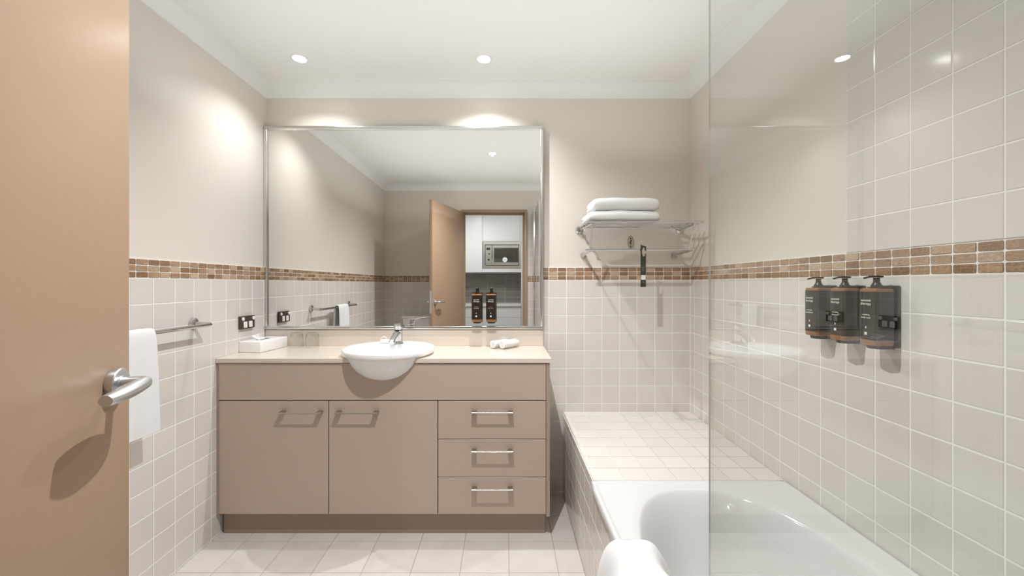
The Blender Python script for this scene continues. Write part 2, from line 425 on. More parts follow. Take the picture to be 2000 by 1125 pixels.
# ---------------------------------------------------------------- vanity
YF = 1.935
van = thing('vanity_cabinet', (-.59, 2.14, 0), 'taupe laminate vanity with two doors and three drawers under the cream benchtop', 'cabinet')
BX0, BX1 = XL+.0065, .217
CX, CY = -.593, 2.06       # basin centre
b = BM()
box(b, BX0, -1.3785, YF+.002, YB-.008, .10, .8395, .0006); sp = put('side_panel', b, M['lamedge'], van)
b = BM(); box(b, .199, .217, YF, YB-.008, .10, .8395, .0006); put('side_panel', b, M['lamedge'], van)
b = BM(); box(b, -1.378, .1985, YF+.045, YB-.03, .10, .118); box(b, -1.378, .1985, YB-.03, YB-.008, .118, .70); box(b, -1.378, .1985, YF+.020, YF+.034, .118, .70); put('carcass', b, M['gap'], van)
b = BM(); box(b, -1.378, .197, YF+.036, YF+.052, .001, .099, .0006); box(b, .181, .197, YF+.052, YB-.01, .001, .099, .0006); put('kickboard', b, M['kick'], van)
# fascia with the cut-out for the basin
top = [(-1.3765, .8385), (CX-.139, .8385)] + [(CX-.138*math.cos(a), .8385-.070*math.sin(a)) for a in [PI*i/36 for i in range(0, 37)]] + [(CX+.139, .8385), (.197, .8385)]
b = BM()
loft(b, [[(x, YF, .6615), (x, YF, z), (x, YF+.018, z), (x, YF+.018, .6615)] for x, z in top])
put('fascia_panel', b, M['lam'], van, 30)
def bar_handle(cx, cz, parent, hw=.100):
    b = BM(); yb = YF-.030
    box(b, cx-hw, cx+hw, yb-.005, yb, cz-.003, cz+.003, .001, 1)
    for s in (-1, 1): box(b, cx+s*(hw-.0125)-.0125, cx+s*(hw-.0125)+.0125, yb-.0005, YF, cz-.003, cz+.003, .0008, 1)
    put('handle', b, M['nickel'], parent, world=False)
for (x0, x1, hx) in ((-1.3765, -.8505, -.975), (-.8460, -.3245, -.7065)):
    b = BM(); box(b, x0, x1, YF, YF+.018, .113, .6570, .0008, 1); o = put('door', b, M['lam'], van)
    bar_handle(hx, .6085, o, .102)
for (za, zb) in ((.476, .657), (.293, .4725), (.113, .2895)):
    b = BM(); box(b, -.3205, .197, YF, YF+.018, za, zb, .0008, 1); o = put('drawer', b, M['lam'], van)
    bar_handle(-.060, {(.476): .609, (.293): .4245, (.113): .2435}[za], o, .099)
# children of a child are laid out in world coordinates too
for o in list(bpy.data.objects):
    if o.name.startswith('handle') and o.parent and o.parent.parent is van: o.matrix_parent_inverse = Matrix.Identity(4)

ct = thing('countertop', (-.59, 2.14, .842), 'cream stone benchtop with low splashback on the taupe vanity', 'countertop')
rb = .2030; yf = 1.928; dx = math.sqrt(rb*rb-(CY-yf)**2); a0 = math.atan2(yf-CY, dx)
arc = []
for i in range(49):
    a = (PI-a0) + (2*a0-PI)*0 - i/48*(PI-2*a0)
    arc.append((CX+rb*math.cos(a), CY+rb*math.sin(a)))
pts = [(XL+.007, yf)] + [(CX-dx, yf)] + arc[1:-1] + [(CX+dx, yf), (.2235, yf), (.2235, YB-.007), (XL+.007, YB-.007)]
b = BM(); prism(b, pts, 'z', .842, .862); put('stone_slab', b, M['stone'], ct)
b = BM(); box(b, XL+.008, .2235, YB-.022, YB-.0065, .8622, .957, .001, 2); put('splashback', b, M['stone'], ct)

# ---------------------------------------------------------------- basin, tap
basin = thing('wash_basin', (CX, CY, .862), 'round white ceramic semi-recessed basin bulging over the vanity front', 'basin')
N_ = 96
def ring(cx, cy, rx, ry, z): return [(cx+rx*math.cos(2*PI*k/N_), cy+ry*math.sin(2*PI*k/N_), z) for k in range(N_)]
outer = [(.03, .736), (.09, .744), (.125, .757), (.150, .775), (.172, .797), (.190, .822), (.203, .848), (.2105, .8625), (.2125, .8665), (.222, .8690), (.2265, .8735), (.228, .880), (.228, .892), (.2265, .8975), (.223, .9000)]
L = [ring(CX, CY, r, r, z) for r, z in outer]
inner = [(2.052, .212, .205, .8995), (2.005, .187, .150, .8970), (2.002, .183, .146, .8945), (2.003, .179, .142, .888), (2.010, .170, .135, .868), (2.022, .152, .122, .838), (2.035, .122, .100, .808), (2.045, .085, .072, .788), (2.05, .045, .042, .779), (2.05, .022, .022, .777)]
L += [ring(CX, y, rx, ry, z) for y, rx, ry, z in inner]
b = BM(); loft(b, L); put('bowl', b, M['china'], basin, 60)
b = BM(); tube(b, [(CX, 2.05, .776), (CX, 2.05, .7795)], [.021, .020], 24); put('waste_plug', b, M['chrome'], basin, 40)
tap = thing('basin_mixer_tap', (-.578, 2.185, .899), 'chrome single lever mixer tap on the back ledge of the round basin', 'tap')
b = BM()
tube(b, smoothpath([(-.578, 2.185, .898), (-.578, 2.185, .905), (-.578, 2.184, .93), (-.578, 2.182, .955), (-.578, 2.180, .972)], 4), [.0265-.004*min(1, i/6) for i in range(17)], 32)
tube(b, smoothpath([(-.578, 2.190, .945), (-.578, 2.155, .957), (-.579, 2.115, .947), (-.581, 2.080, .931), (-.582, 2.062, .917)], 5), [(.017, .014)]*10+[(.0155, .012)]*11, 24)
put('tap_body', b, M['chrome'], tap, 40)
b = BM()
tube(b, smoothpath([(-.578, 2.180, .974), (-.578, 2.180, .978), (-.577, 2.178, .992), (-.576, 2.176, 1.003), (-.576, 2.175, 1.007)], 4), [.0215, .0235, .024, .024]+[.024]*8+[.0225, .019, .014, .008, .002], 32)
tube(b, smoothpath([(-.572, 2.172, .996), (-.556, 2.140, 1.004), (-.538, 2.095, 1.008), (-.522, 2.052, 1.004)], 5), [(.012, .0065)]*4+[(.0095, .005)]*8+[(.011, .0035)]*4, 20)
put('lever', b, M['chrome'], tap, 45)
sp = thing('wrapped_soap', (-.645, 2.19, .9), 'small white wrapped guest soap with pale peach ring beside the basin tap', 'soap')
b = BM(); tube(b, [(-.672, 2.172, .911), (-.671, 2.172, .911), (-.655, 2.176, .911), (-.625, 2.184, .911), (-.610, 2.188, .911), (-.609, 2.188, .911)], [.004, .010, .0108, .0108, .010, .004], 20); put('wrapper', b, M['soap'], sp, 50)
b = BM(); tube(b, [Vector((-.660+.0135*math.cos(a), 2.196, .917+.0155*math.sin(a))) for a in [2*PI*i/28 for i in range(29)]], .0035, 10, up=(0, 1, 0)); put('ring_seal', b, M['peach'], sp, 60)

# ---------------------------------------------------------------- wall mirror
MX0, MX1, MZ0, MZ1 = XL+.0005, .2235, .9585, 2.135
mir = thing('wall_mirror', ((MX0+MX1)/2, YB-.01, MZ0), 'large wall mirror in a slim polished metal frame above the vanity', 'mirror')
b = BM(); box(b, MX0+.010, MX1-.010, YM, YB-.001, MZ0+.010, MZ1-.010)
for f in b.faces: f.material_index = 0
put('mirror_glass', b, M['mirror'], mir)
def rail(x0, x1, z0, z1):
    b = BM(); y1 = YM-.013
    prismp = None
    box(b, x0, x1, y1, YB-.001, z0, z1, .003, 3); return put('frame_rail', b, M['alu'], mir, 30)
fw = .018
rail(MX0+.002, MX1-.002, MZ0, MZ0+fw); rail(MX0+.002, MX1-.002, MZ1-fw, MZ1)
rail(MX0, MX0+fw, MZ0, MZ1); rail(MX1-fw, MX1, MZ0, MZ1)
for x in (MX0-.0003, MX1-fw-.002):
    for z in (MZ0, MZ1-fw-.002):
        b = BM(); box(b, x+.001, x+fw+.002, YM-.0155, YB-.001, z, z+fw+.002, .002, 2); put('corner_block', b, M['satin'], mir, 30)

# ---------------------------------------------------------------- text helper
def text(s, size, m, parent, Mx, name='lettering', align='CENTER', ext=.0002, sx=1.0):
    c = bpy.data.curves.new('t', 'FONT'); c.body = s; c.size = size; c.align_x = align; c.extrude = ext; c.resolution_u = 3
    o = bpy.data.objects.new('t', c); COL.objects.link(o)
    dg = bpy.context.evaluated_depsgraph_get(); me = bpy.data.meshes.new_from_object(o.evaluated_get(dg))
    bpy.data.objects.remove(o); bpy.data.curves.remove(c)
    me.transform(Matrix.Diagonal((sx, 1, 1, 1))); me.transform(Mx); me.name = name
    me.materials.clear(); me.materials.append(m)
    o = link(bpy.data.objects.new(name, me)); o.parent = parent; return o

# ---------------------------------------------------------------- pump bottles on brackets (local: back on y=0, front faces -y, z=0 at bottle foot)
def dispenser(label, line2, pm, grp):
    t = thing('pump_dispenser', (0, 0, 0), label, 'soap dispenser', grp)
    W, D0, D1, H = .029, -.010, -.066, .158
    cy = (D0+D1)/2; hd = (D0-D1)/2
    def sec(sx, z, r): return [(x, y, z) for x, y in rrect(0, cy, W*sx, hd*sx, r)]
    b = BM(); loft(b, [sec(.93, 0, .010), sec(.98, .002, .011), sec(1, .006, .012), sec(1, H-.007, .012), sec(.985, H-.003, .012), sec(.93, H-.0005, .011), sec(.5, H+.001, .008)])
    bo = put('bottle', b, M['amber'], t, 50)
    b = BM(); loft(b, [[(x, y, z) for x, y in rrect(0, cy, W+.0006, hd+.0006, .0125)] for z in (.014, H-.009)], False, False); lb = put('bottle_label', b, M['label'], bo, 50, world=False)
    yf_ = cy-hd-.0008
    R = Matrix.Rotation(PI/2, 4, 'X')
    t1 = text('essential', .0095, M['print'], bo, Matrix.Translation((-.002, yf_, .122)) @ R, sx=.95)
    text('therapy', .0105, M['print'], bo, Matrix.Translation((-.002, yf_, .112)) @ R, sx=1.0)
    text(line2[0], .0055, pm, bo, Matrix.Translation((-.002, yf_, .083)) @ R)
    text(line2[1], .0068, pm, bo, Matrix.Translation((-.002, yf_, .0745)) @ R)
    b = BM(); box(b, -.006, .002, yf_-.0002, yf_+.0004, .028, .036, 0); tube(b, [(-.002, yf_+.0004, .049), (-.002, yf_-.0002, .049)], [(.0018, .0032)]*2, 12); put('label_mark', b, M['print'], bo, world=False)
    b = BM()
    cyl(b, (0, cy, H-.001), (0, cy, H+.010), .0135, .0130, 28, .001); cyl(b, (0, cy, H+.009), (0, cy, H+.017), .0115, .0085, 28)
    cyl(b, (0, cy, H+.015), (0, cy, H+.030), .0075, n=20)
    tube(b, smoothpath([(0, cy+.013, H+.033), (0, cy, H+.034), (0, cy-.018, H+.033), (0, cy-.034, H+.029)], 5), [(.008, .003)]*6+[(.0065, .003)]*5+[(.0045, .0025)]*5, 16)
    put('pump', b, M['black'], t, 45)
    b = BM()
    box(b, -W-.001, W+.001, -.0095, 0, -.006, H+.008, .002, 2)
    cyl(b, (0, cy, -.010), (0, cy, -.0005), .021, .023, 32, .001); box(b, -.020, .020, cy, -.004, -.010, -.0005, .001, 1)
    box(b, -.024, .024, cy-.006, -.004, H+.0015, H+.0045, .001, 1)
    put('wall_bracket', b, M['black'], t, 40)
    return t
G1 = 'pump bottles mounted on the mirror'; G2 = 'pump bottles mounted on the shower wall'
a1 = dispenser('amber pump bottle with tan printed label on the mirror, nearer the tap', ('nourishing', 'hand wash'), M['printt'], G1)
a1.location = (-.159, YM-.001, 1.007)
a2 = dispenser('amber pump bottle with rose printed label on the mirror, above the rolled cloths', ('soothing', 'hand lotion'), M['printp'], G1)
a2.location = (-.077, YM-.001, 1.007)
for (yy, lab, ln) in ((1.127, 'dark pump bottle on tiled shower wall, nearest of three', ('revitalising', 'body wash')), (1.232, 'dark pump bottle on tiled shower wall, middle of three', ('nourishing', 'shampoo')),
                      (1.336, 'dark pump bottle on tiled shower wall, farthest, nearest the back wall', ('nourishing', 'conditioner'))):
    a = dispenser(lab, ln, M['print'], G2); a.location = (XR-g-.0025, yy, 1.050); a.rotation_euler = (0, 0, -PI/2)

# ---------------------------------------------------------------- towel shelf
sh = thing('towel_rack', (.73, YB, 1.40), 'chrome towel rack with slatted shelf and hanging rail on the back wall', 'towel rack')
ZS = 1.538
for k in range(5):
    yy = 2.288-.052*k
    x0, x1 = (.425, 1.030)
    b = BM(); cyl(b, (x0, yy, ZS+.004), (x1, yy, ZS+.004), .0056, n=12); put('shelf_bar', b, M['chrome'], sh, 40)
for x in (.434, 1.022):
    b = BM()
    tube(b, [(x, YB-.0005, ZS-.002), (x, YB-.006, ZS-.002), (x, YB-.014, ZS-.002)], [.0225, .0225, .014], 28)
    tube(b, smoothpath([(x, YB-.010, ZS-.003), (x+(.454-.434 if x < .7 else -.035)*.3, 2.29, ZS-.003), (x+(.02 if x < .7 else -.030), 2.08, ZS-.003)], 4), .006, 14)
    put('wall_arm', b, M['chrome'], sh, 40)
for x0, x1 in ((.454, .453), (.985, .983)):
    b = BM(); cyl(b, (x0, 2.083, ZS), (x1, 2.145, 1.405), .0048, n=14); put('drop_strut', b, M['chrome'], sh, 40)
b = BM(); cyl(b, (.430, 2.145, 1.403), (1.000, 2.145, 1.403), .0062, n=16, bev=.001); put('hanging_rail', b, M['chrome'], sh, 40)
for x in (.458, .990):
    b = BM(); tube(b, [(x, YB-.0005, 1.388), (x, YB-.010, 1.388), (x, YB-.03, 1.391), (x, 2.150, 1.400)], [.017, .016, .0075, .0065], 20); put('rail_arm', b, M['chrome'], sh, 40)

def jitter(p, a, f=9.0, ph=0.0):
    x, y, z = p
    return Vector((x + a*wave(f*y*3+ph, f*z*5+1.3), y + a*wave(f*x*2.1+ph, f*z*4+.7), z + a*wave(f*x*2.6+ph, f*y*3.3+2.1, f*(x+y)*5)))
def folded_towel(name, x0, x1, y0, y1, z0, h, ph, label, grp, layers=2):
    """towel folded over at the front (y0 side), open edges at the back"""
    prof = []
    th = h/layers; e = .0015
    # outline: front fold rounded, slits between layers open towards the back and the ends
    for i in range(13):
        a = -PI/2 - i/12*PI
        prof.append((y0+h*.42+h*.42*math.cos(a), h/2+h/2*math.sin(a)*1.0))
    prof = [(y, z) for y, z in prof]
    prof += [(y0+(y1-y0)*.35, h*1.03), (y0+(y1-y0)*.6, h*1.04), (y0+(y1-y0)*.85, h), (y1-.008, h*.96), (y1, h*.85), (y1+.002, h*.65), (y1-.006, h*.53), (y1-.09, h*.50), (y1-.006, h*.47), (y1+.001, h*.33), (y1-.001, h*.12), (y1-.008, .002), (y0+(y1-y0)*.6, 0), (y0+(y1-y0)*.35, 0)]
    n = 40; loops = []
    for i in range(n+1):
        f = i/n; x = x0+(x1-x0)*f
        t = min(f, 1-f)*n
        s = 1.0 if t > 4 else (.80, .915, .965, .985, .995)[int(t)]
        sag = -.10*h*(abs(2*f-1))**3
        L = []
        for (y, z) in prof:
            yc = (y0+y1)/2
            groove = 0
            zz = h/2+(z-h/2)*s
            if z > h*.3: zz += sag*(z/h)
            L.append(jitter((x, yc+(y-yc)*(1-(1-s)*.25), z0+zz), .0022, 9, ph) - Vector((0, 0, .0022 if z < h*.3 else 0))*0)
        for v_ in L: v_.z = max(v_.z, z0+.0002)
        loops.append(L)
    b = BM(); loft(b, loops); o = put(name, b, M['towel'], None, 80)
    return tag(o, label, 'towel', grp)
GT = 'folded towels on the rack'
folded_towel('folded_towel', .438, .803, 2.075, 2.285, ZS+.0087, .056, .4, 'white folded towel lying directly on the chrome rack bars, lower one', GT)
folded_towel('folded_towel', .462, .803, 2.080, 2.275, ZS+.0087+.0575, .068, 2.2, 'white folded towel topmost on the chrome rack', GT)

# ---------------------------------------------------------------- oval plate and door hanger
b = BM(); tube(b, [(.735, YB-.0004, 1.4655), (.735, YB-.002, 1.4655)], [(.0175, .037)]*2, 40); ov = put('oval_wall_plate', b, M['silver'], None, 40)
tag(ov, 'small oval plate with dark marks on the wall behind the chrome rack', 'wall plate')
b = BM()
tube(b, [(.735+.0165*math.cos(a), YB-.0022, 1.4655+.036*math.sin(a)) for a in [2*PI*i/40 for i in range(41)]], .0009, 6, up=(0, 1, 0))
for (u, v_, a, c) in ((0, .021, .004, .006), (.003, .008, .006, .005), (-.002, -.002, .005, .007), (.002, -.010, .004, .004), (0, -.024, .005, .006)):
    tube(b, [(.735+u, YB-.0015, 1.4655+v_), (.735+u, YB-.0026, 1.4655+v_)], [(a, c)]*2, 10)
put('plate_marks', b, M['dark'], ov, 40)
hg = thing('door_hanger_card', (.736, 2.14, 1.205), 'black door hanger card hooked on the chrome hanging rail', 'door hanger')
x0, x1 = .7215, .751
pts = [(x0, 1.205), (x1-.001, 1.205), (x1-.001, 1.381)]
hole = [(x0+.0165+.0090*math.cos(a), 1.3905+.0240*math.sin(a)) for a in [-.07*PI - i/28*1.86*PI for i in range(29)]]
pts += hole + [(x1-.001, 1.396), (x1, 1.399), (x1, 1.420), (x0, 1.430)]
b = BM(); prism(b, pts, 'y', 2.1360, 2.1366); put('card', b, M['card'], hg)
b = BM(); box(b, x0+.002, x1-.003, 2.1354, 2.1359, 1.243, 1.268); put('printed_patch', b, M['print'], hg)
b = BM()
for z, w_, w0 in ((1.232, .010, .008), (1.228, .014, .008), (1.218, .005, .018)): box(b, x0+w0, x0+w0+w_, 2.1354, 2.1359, z, z+.0016)
GP = mat('grey_print', (.22, .21, .18), .5); put('lettering', b, GP, hg)
b = BM()
for z, w_, w0 in ((1.305, .020, .004), (1.311, .018, .004), (1.299, .015, .004), (1.293, .017, .004), (1.287, .012, .004)): box(b, x0+w0, x0+w0+w_, 2.1354, 2.1359, z, z+.0016)
put('lettering', b, GP, hg)

# ---------------------------------------------------------------- left wall: power outlet, towel rail
po = thing('power_outlet', (XL+.006, 2.152, .985), 'dark bronze double power outlet with white switches above the tissue box', 'power outlet')
X0 = XL+.0063
b = BM(); box(b, X0, X0+.014, 2.094, 2.211, .983, 1.051, .002, 2); put('face_plate', b, M['dark'], po, 40)
for yy in (2.128, 2.172):
    b = BM(); box(b, X0+.013, X0+.0165, yy-.0135, yy+.0135, .990, 1.022, .004, 3); put('socket', b, M['wplastic'], po, 40)
    b = BM()
    for u, v_ in ((-.005, .005), (.005, .005), (0, -.006)): box(b, X0+.0164, X0+.0168, yy+u-.001, yy+u+.001, 1.005+v_-.003, 1.005+v_+.003)
    put('socket_slots', b, mat('slot_grey', (.3, .3, .3), .6), po)
for yy in (2.110, 2.197):
    b = BM(); tube(b, [(X0+.013, yy, 1.036), (X0+.018, yy, 1.036), (X0+.019, yy, 1.036)], [.0095, .0095, .008], 20); put('switch', b, M['wplastic'], po, 40)

tr = thing('towel_rail', (XL, 1.44, 1.045), 'chrome single towel rail on the tiled left wall', 'towel rail')
for yy in (1.790, 1.100):
    b = BM()
    tube(b, [(X0-.0002, yy, 1.046), (X0+.008, yy, 1.046), (X0+.012, yy, 1.046)], [.0235, .0235, .018], 32)
    tube(b, [(X0+.010, yy, 1.044), (X0+.072, yy+(.006 if yy > 1.5 else -.006), 1.040)], [.0095, .0095], 20)
    put('wall_post', b, M['chrome'], tr, 40)
b = BM(); cyl(b, (X0+.066, 1.088, 1.038), (X0+.066, 1.806, 1.038), .0088, n=20, bev=.001); put('rail_bar', b, M['chrome'], tr, 40)

def drape(name, path, w0, w1, wdir, th, amp, freq, ph, nw=40, k=6, fringe=0, flare=0.0, ax='y'):
    """thick cloth following a path in the X-Z plane, spread along Y"""
    pp = smoothpath([(p[0], 0, p[1]) for p in path], k)
    m = len(pp); s = 0; loops = []
    top = max(range(m), key=lambda i: pp[i].z)
    nrm = []
    for i in range(m):
        t = (pp[min(i+1, m-1)]-pp[max(i-1, 0)]).normalized(); nrm.append(Vector((t.z, 0, -t.x)))
    for j in range(nw+1):
        f = j/nw; y = w0+(w1-w0)*f
        ed = min(f, 1-f)*nw; hth = th/2*(1.0 if ed >= 3 else (.35, .75, .93)[int(ed)])
        A, B = [], []
        for i in range(m):
            far = abs(i-top)/m
            wv = amp*far*2*wave(freq*f*6.28+ph+i*.05, freq*1.7*f*6.28+1+ph)
            yy = y+(f-.5)*flare*far*2
            o = pp[i]+nrm[i]*wv
            hh = hth*(1.0 if 1 < i < m-2 else .6)
            A.append((Vector((o.x, yy, o.z))+nrm[i]*hh)); B.append(Vector((o.x, yy, o.z))-nrm[i]*hh)
        loops.append(A+B[::-1])
    b = BM(); loft(b, loops); return put(name, b, M['towel'], None, 75)
xr = X0+.066
o = drape('hand_towel', [(xr-.030, .80), (xr-.026, .92), (xr-.020, 1.010), (xr-.013, 1.046), (xr, 1.0525), (xr+.013, 1.046), (xr+.019, 1.01), (xr+.022, .92), (xr+.024, .80), (xr+.026, .672)], 1.310, 1.500, 'y', .009, .004, 1.3, .5, flare=.02)
tag(o, 'white hand towel hanging over the chrome rail beside the door', 'towel')
b = BM(); 

# ---------------------------------------------------------------- tissue box, glasses, rolled cloths
tb = thing('tissue_box', (-1.325, 2.21, .862), 'white rectangular tissue box cover on the benchtop by the left wall', 'tissue box')
tbM = Matrix.Translation((-1.320, 2.205, .8625)) @ Matrix.Rotation(math.radians(-5), 4, 'Z')
b = BM(); box(b, -.061, .061, -.112, .112, 0, .058, .004, 3, tbM)
put('box_cover', b, M['wplastic'], tb, 40)
b = BM(); loft(b, [[tbM @ Vector((x, y, z)) for x, y in rrect(0, -.01, .016, .045, .015)] for z in (.0575, .0584)]); put('slot', b, mat('slot_shadow', (.10, .10, .10), .6), tb)
b = BM()
rows = []
for i in range(12):
    f = i/11; L = []
    for j in range(17):
        g_ = j/16-.5
        w_ = .030+.030*f*f
        L.append(tbM @ Vector((.022*f*f*math.sin(3*g_+1)-.020*f-.004*math.cos(g_*20)*f, -.018+g_*w_*(1-.6*f)*1.9-.02*f, .0575+.034*f*(1-1.2*g_*g_) - .010*f*f*abs(g_))))
    rows.append([b.verts.new(p) for p in L])
for a_, c_ in zip(rows, rows[1:]):
    for j in range(16): b.faces.new((a_[j], a_[j+1], c_[j+1], c_[j]))
ts = put('tissue', b, M['tissue'], tb, 80)
md = ts.modifiers.new('th', 'SOLIDIFY'); md.thickness = .0006

def tumbler(x, y, label):
    """upturned glass: mouth on the bench, thick base on top"""
    z = .8623; n_ = 40
    pr = [(.0355, 0), (.036, .002), (.0345, .04), (.0325, .080), (.0310, .0825), (.0, .0825)]
    pi_ = [(.0338, .0), (.0330, .04), (.0312, .070), (.029, .0725), (.0, .073)]
    t = []
    b = BM()
    L = [[(x+r*math.cos(2*PI*k/n_), y+r*math.sin(2*PI*k/n_), z+h_) for k in range(n_)] for r, h_ in ([(.001 if r == 0 else r, h_) for r, h_ in pr[::-1]] + [(.001 if r == 0 else r, h_) for r, h_ in pi_])]
    loft(b, L)
    o = put('drinking_glass', b, M['tumbler'], None, 50); return tag(o, label, 'glass', 'upturned drinking glasses')
tumbler(-1.183, 2.285, 'clear upturned drinking glass touching the corner of the tissue box')
tumbler(-1.095, 2.285, 'clear upturned drinking glass further from the tissue box')

def cloth_roll(p0, p1, r, ph, label):
    p0, p1 = Vector(p0), Vector(p1); ax = (p1-p0).normalized(); s = ax.cross(Vector((0, 0, 1))).normalized(); u = s.cross(ax)
    turns = 2.6; th = r/(turns+.55); n_ = 66; out_, in_ = [], []
    for i in range(n_+1):
        a = i/n_*turns*2*PI; rr = r-th*(a/(2*PI))
        out_.append((rr, a)); in_.append((max(rr-th*.90, .0006), a))
    sec = out_+in_[::-1]
    b = BM(); L = []
    for k in range(15):
        f = k/14; c = p0.lerp(p1, f)
        q_ = 1.0 if 0 < k < 14 else .965
        L.append([c+(s*math.cos(a+ph)+u*math.sin(a+ph))*(rr*q_*(1+.025*math.sin(f*7+a))) for rr, a in sec])
    loft(b, L); o = put('rolled_face_cloth', b, M['towel'], None, 70); return tag(o, label, 'face cloth', 'rolled face cloths on the benchtop')
cloth_roll((-.066, 2.222, .8875), (.010, 2.318, .8875), .0235, 2.4, 'white rolled face cloth on the benchtop, the one nearer the basin')
cloth_roll((-.014, 2.205, .8875), (.070, 2.300, .8875), .0242, 2.0, 'white rolled face cloth on the benchtop, nearer the benchtop right end')

# ---------------------------------------------------------------- bathtub
TX0, TX1, TY0, TY1 = .327, XR-.007, YR+.008, YT-.001
tcx, tcy = .690, .765
N_ = 128
def rect_at(a, x0, x1, y0, y1, r):
    # point of a rounded rectangle in direction a
    c, s = math.cos(a), math.sin(a); cx, cy = (x0+x1)/2, (y0+y1)/2; hx, hy = (x1-x0)/2, (y1-y0)/2
    k = 1/max(abs(c)/hx, abs(s)/hy); x, y = c*k, s*k
    ex, ey = abs(x)-(hx-r), abs(y)-(hy-r)
    if ex > 0 and ey > 0:
        l = math.hypot(ex, ey)
        if l > r: x = math.copysign(hx-r+ex/l*r, x); y = math.copysign(hy-r+ey/l*r, y)
    return cx+x, cy+y
def sup_at(a, cx, cy, hx, hy, p):
    c, s = math.cos(a), math.sin(a); k = 1/((abs(c)/hx)**p+(abs(s)/hy)**p)**(1/p); return cx+c*k, cy+s*k
# even spacing round the long oblong: sample angles by the outer rectangle
ang = [math.atan2(math.sin(2*PI*k/N_)*(TY1-TY0), math.cos(2*PI*k/N_)*(TX1-TX0)) for k in range(N_)]
L = []
for off, z, r in ((0, .441, .012), (0, .456, .012), (.002, .4625, .012), (.006, .4655, .014), (.013, .4655, .018), (.017, .4625, .020), (.024, .4612, .024)):
    L.append([(*rect_at(a, TX0+off, TX1-off, TY0+off, TY1-off, r), z) for a in ang])
for cx, cy, hx, hy, p_, z in ((tcx+.006, .768, .336, .744, 2.9, .4600), (tcx-.002, .767, .322, .726, 2.6, .4592), (tcx-.002, .767, .317, .721, 2.6, .4570), (tcx-.002, .767, .311, .714, 2.6, .449), (tcx-.002, .766, .300, .698, 2.55, .425), (tcx, .764, .280, .668, 2.5, .36), (tcx, .76, .252, .630, 2.7, .27),
                              (tcx, .755, .232, .590, 2.6, .19), (tcx, .75, .205, .545, 2.5, .145), (tcx, .75, .165, .48, 2.4, .122), (tcx, .75, .10, .38, 2.2, .114), (tcx, .75, .03, .12, 2, .112)):
    L.append([(*sup_at(a, cx, cy, hx, hy, p_), z) for a in ang])
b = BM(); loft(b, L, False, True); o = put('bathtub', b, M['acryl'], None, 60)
tag(o, 'white oval bathtub set into the tiled surround behind the glass screen', 'bathtub')
o = drape('bath_towel', [(.268, .16), (.272, .28), (.280, .38), (.296, .445), (.318, .476), (.345, .4835), (.385, .479), (.418, .462), (.446, .41), (.468, .35), (.486, .29)], .735, 1.150, 'y', .018, .022, 1.9, 2.9, nw=60, flare=.09)
tag(o, 'white towel draped over the near edge of the bathtub', 'towel')

# ---------------------------------------------------------------- glass shower screen
sc = thing('glass_shower_screen', (.341, .32, .466), 'frameless clear glass screen standing on the side rim of the bathtub', 'shower screen')
GX = .341; gy0, gy1 = YR+.028, .669
b = BM(); box(b, GX-.0015, GX+.0015, gy0, gy1, .470, 2.062)
for f in b.faces:
    c = f.calc_center_median(); f.material_index = 0
    if abs(f.normal.x) < .5: f.material_index = 1
o = put('glass_panel', b, [M['glass'], M['gedge']], sc)
b = BM(); box(b, GX-.009, GX+.009, YR+.007, YR+.034, .468, 2.065, .002, 2); put('wall_channel', b, M['alu'], sc, 30)
b = BM(); box(b, GX-.005, GX+.005, YR+.034, gy1-.004, .4662, .4712, .001, 1); put('bottom_seal', b, mat('clear_seal', (.75, .75, .73), .3), sc)
b = BM(); cyl(b, (GX, .05, 2.063), (GX, .05, 2.095), .009, n=16, bev=.001); box(b, GX-.010, GX+.010, YR+.007, .065, 2.050, 2.064, .002, 2); put('top_pivot', b, M['alu'], sc, 40)

# ---------------------------------------------------------------- toilet in the corner behind the door (seen in the mirror)
to = thing('toilet', (-.96, .30, 0), 'white ceramic toilet in the corner behind the open door', 'toilet')
b = BM(); box(b, -1.150, -.770, YR+.008, .155, .42, .838, .018, 4); put('cistern', b, M['china'], to, 40)
b = BM(); box(b, -1.156, -.764, YR+.008, .163, .836, .862, .008, 3); put('cistern_lid', b, M['china'], to, 40)
b = BM(); cyl(b, (-.96, .075, .861), (-.96, .075, .868), .022, n=24, bev=.001); put('flush_button', b, M['chrome'], to, 40)
def egg(cx, cy, hx, hy, z, n_=48): return [(cx+hx*math.cos(2*PI*k/n_), cy+hy*math.sin(2*PI*k/n_)*(1.12 if math.sin(2*PI*k/n_) > 0 else .9), z) for k in range(n_)]
b = BM(); loft(b, [egg(-.96, .34, .11, .22, .001), egg(-.96, .34, .105, .21, .08), egg(-.96, .36, .12, .22, .2), egg(-.96, .38, .165, .24, .33), egg(-.96, .39, .18, .245, .385), egg(-.96, .39, .18, .245, .40)]); put('pan', b, M['china'], to, 50)
b = BM(); box(b, -1.10, -.82, .02, .24, .22, .419, .03, 4); put('pan_base', b, M['china'], to, 40)
b = BM(); loft(b, [egg(-.96, .39, .182, .247, .401), egg(-.96, .39, .187, .252, .410), egg(-.96, .39, .185, .25, .428), egg(-.96, .39, .165, .23, .436)]); put('seat_lid', b, M['wplastic'], to, 50)

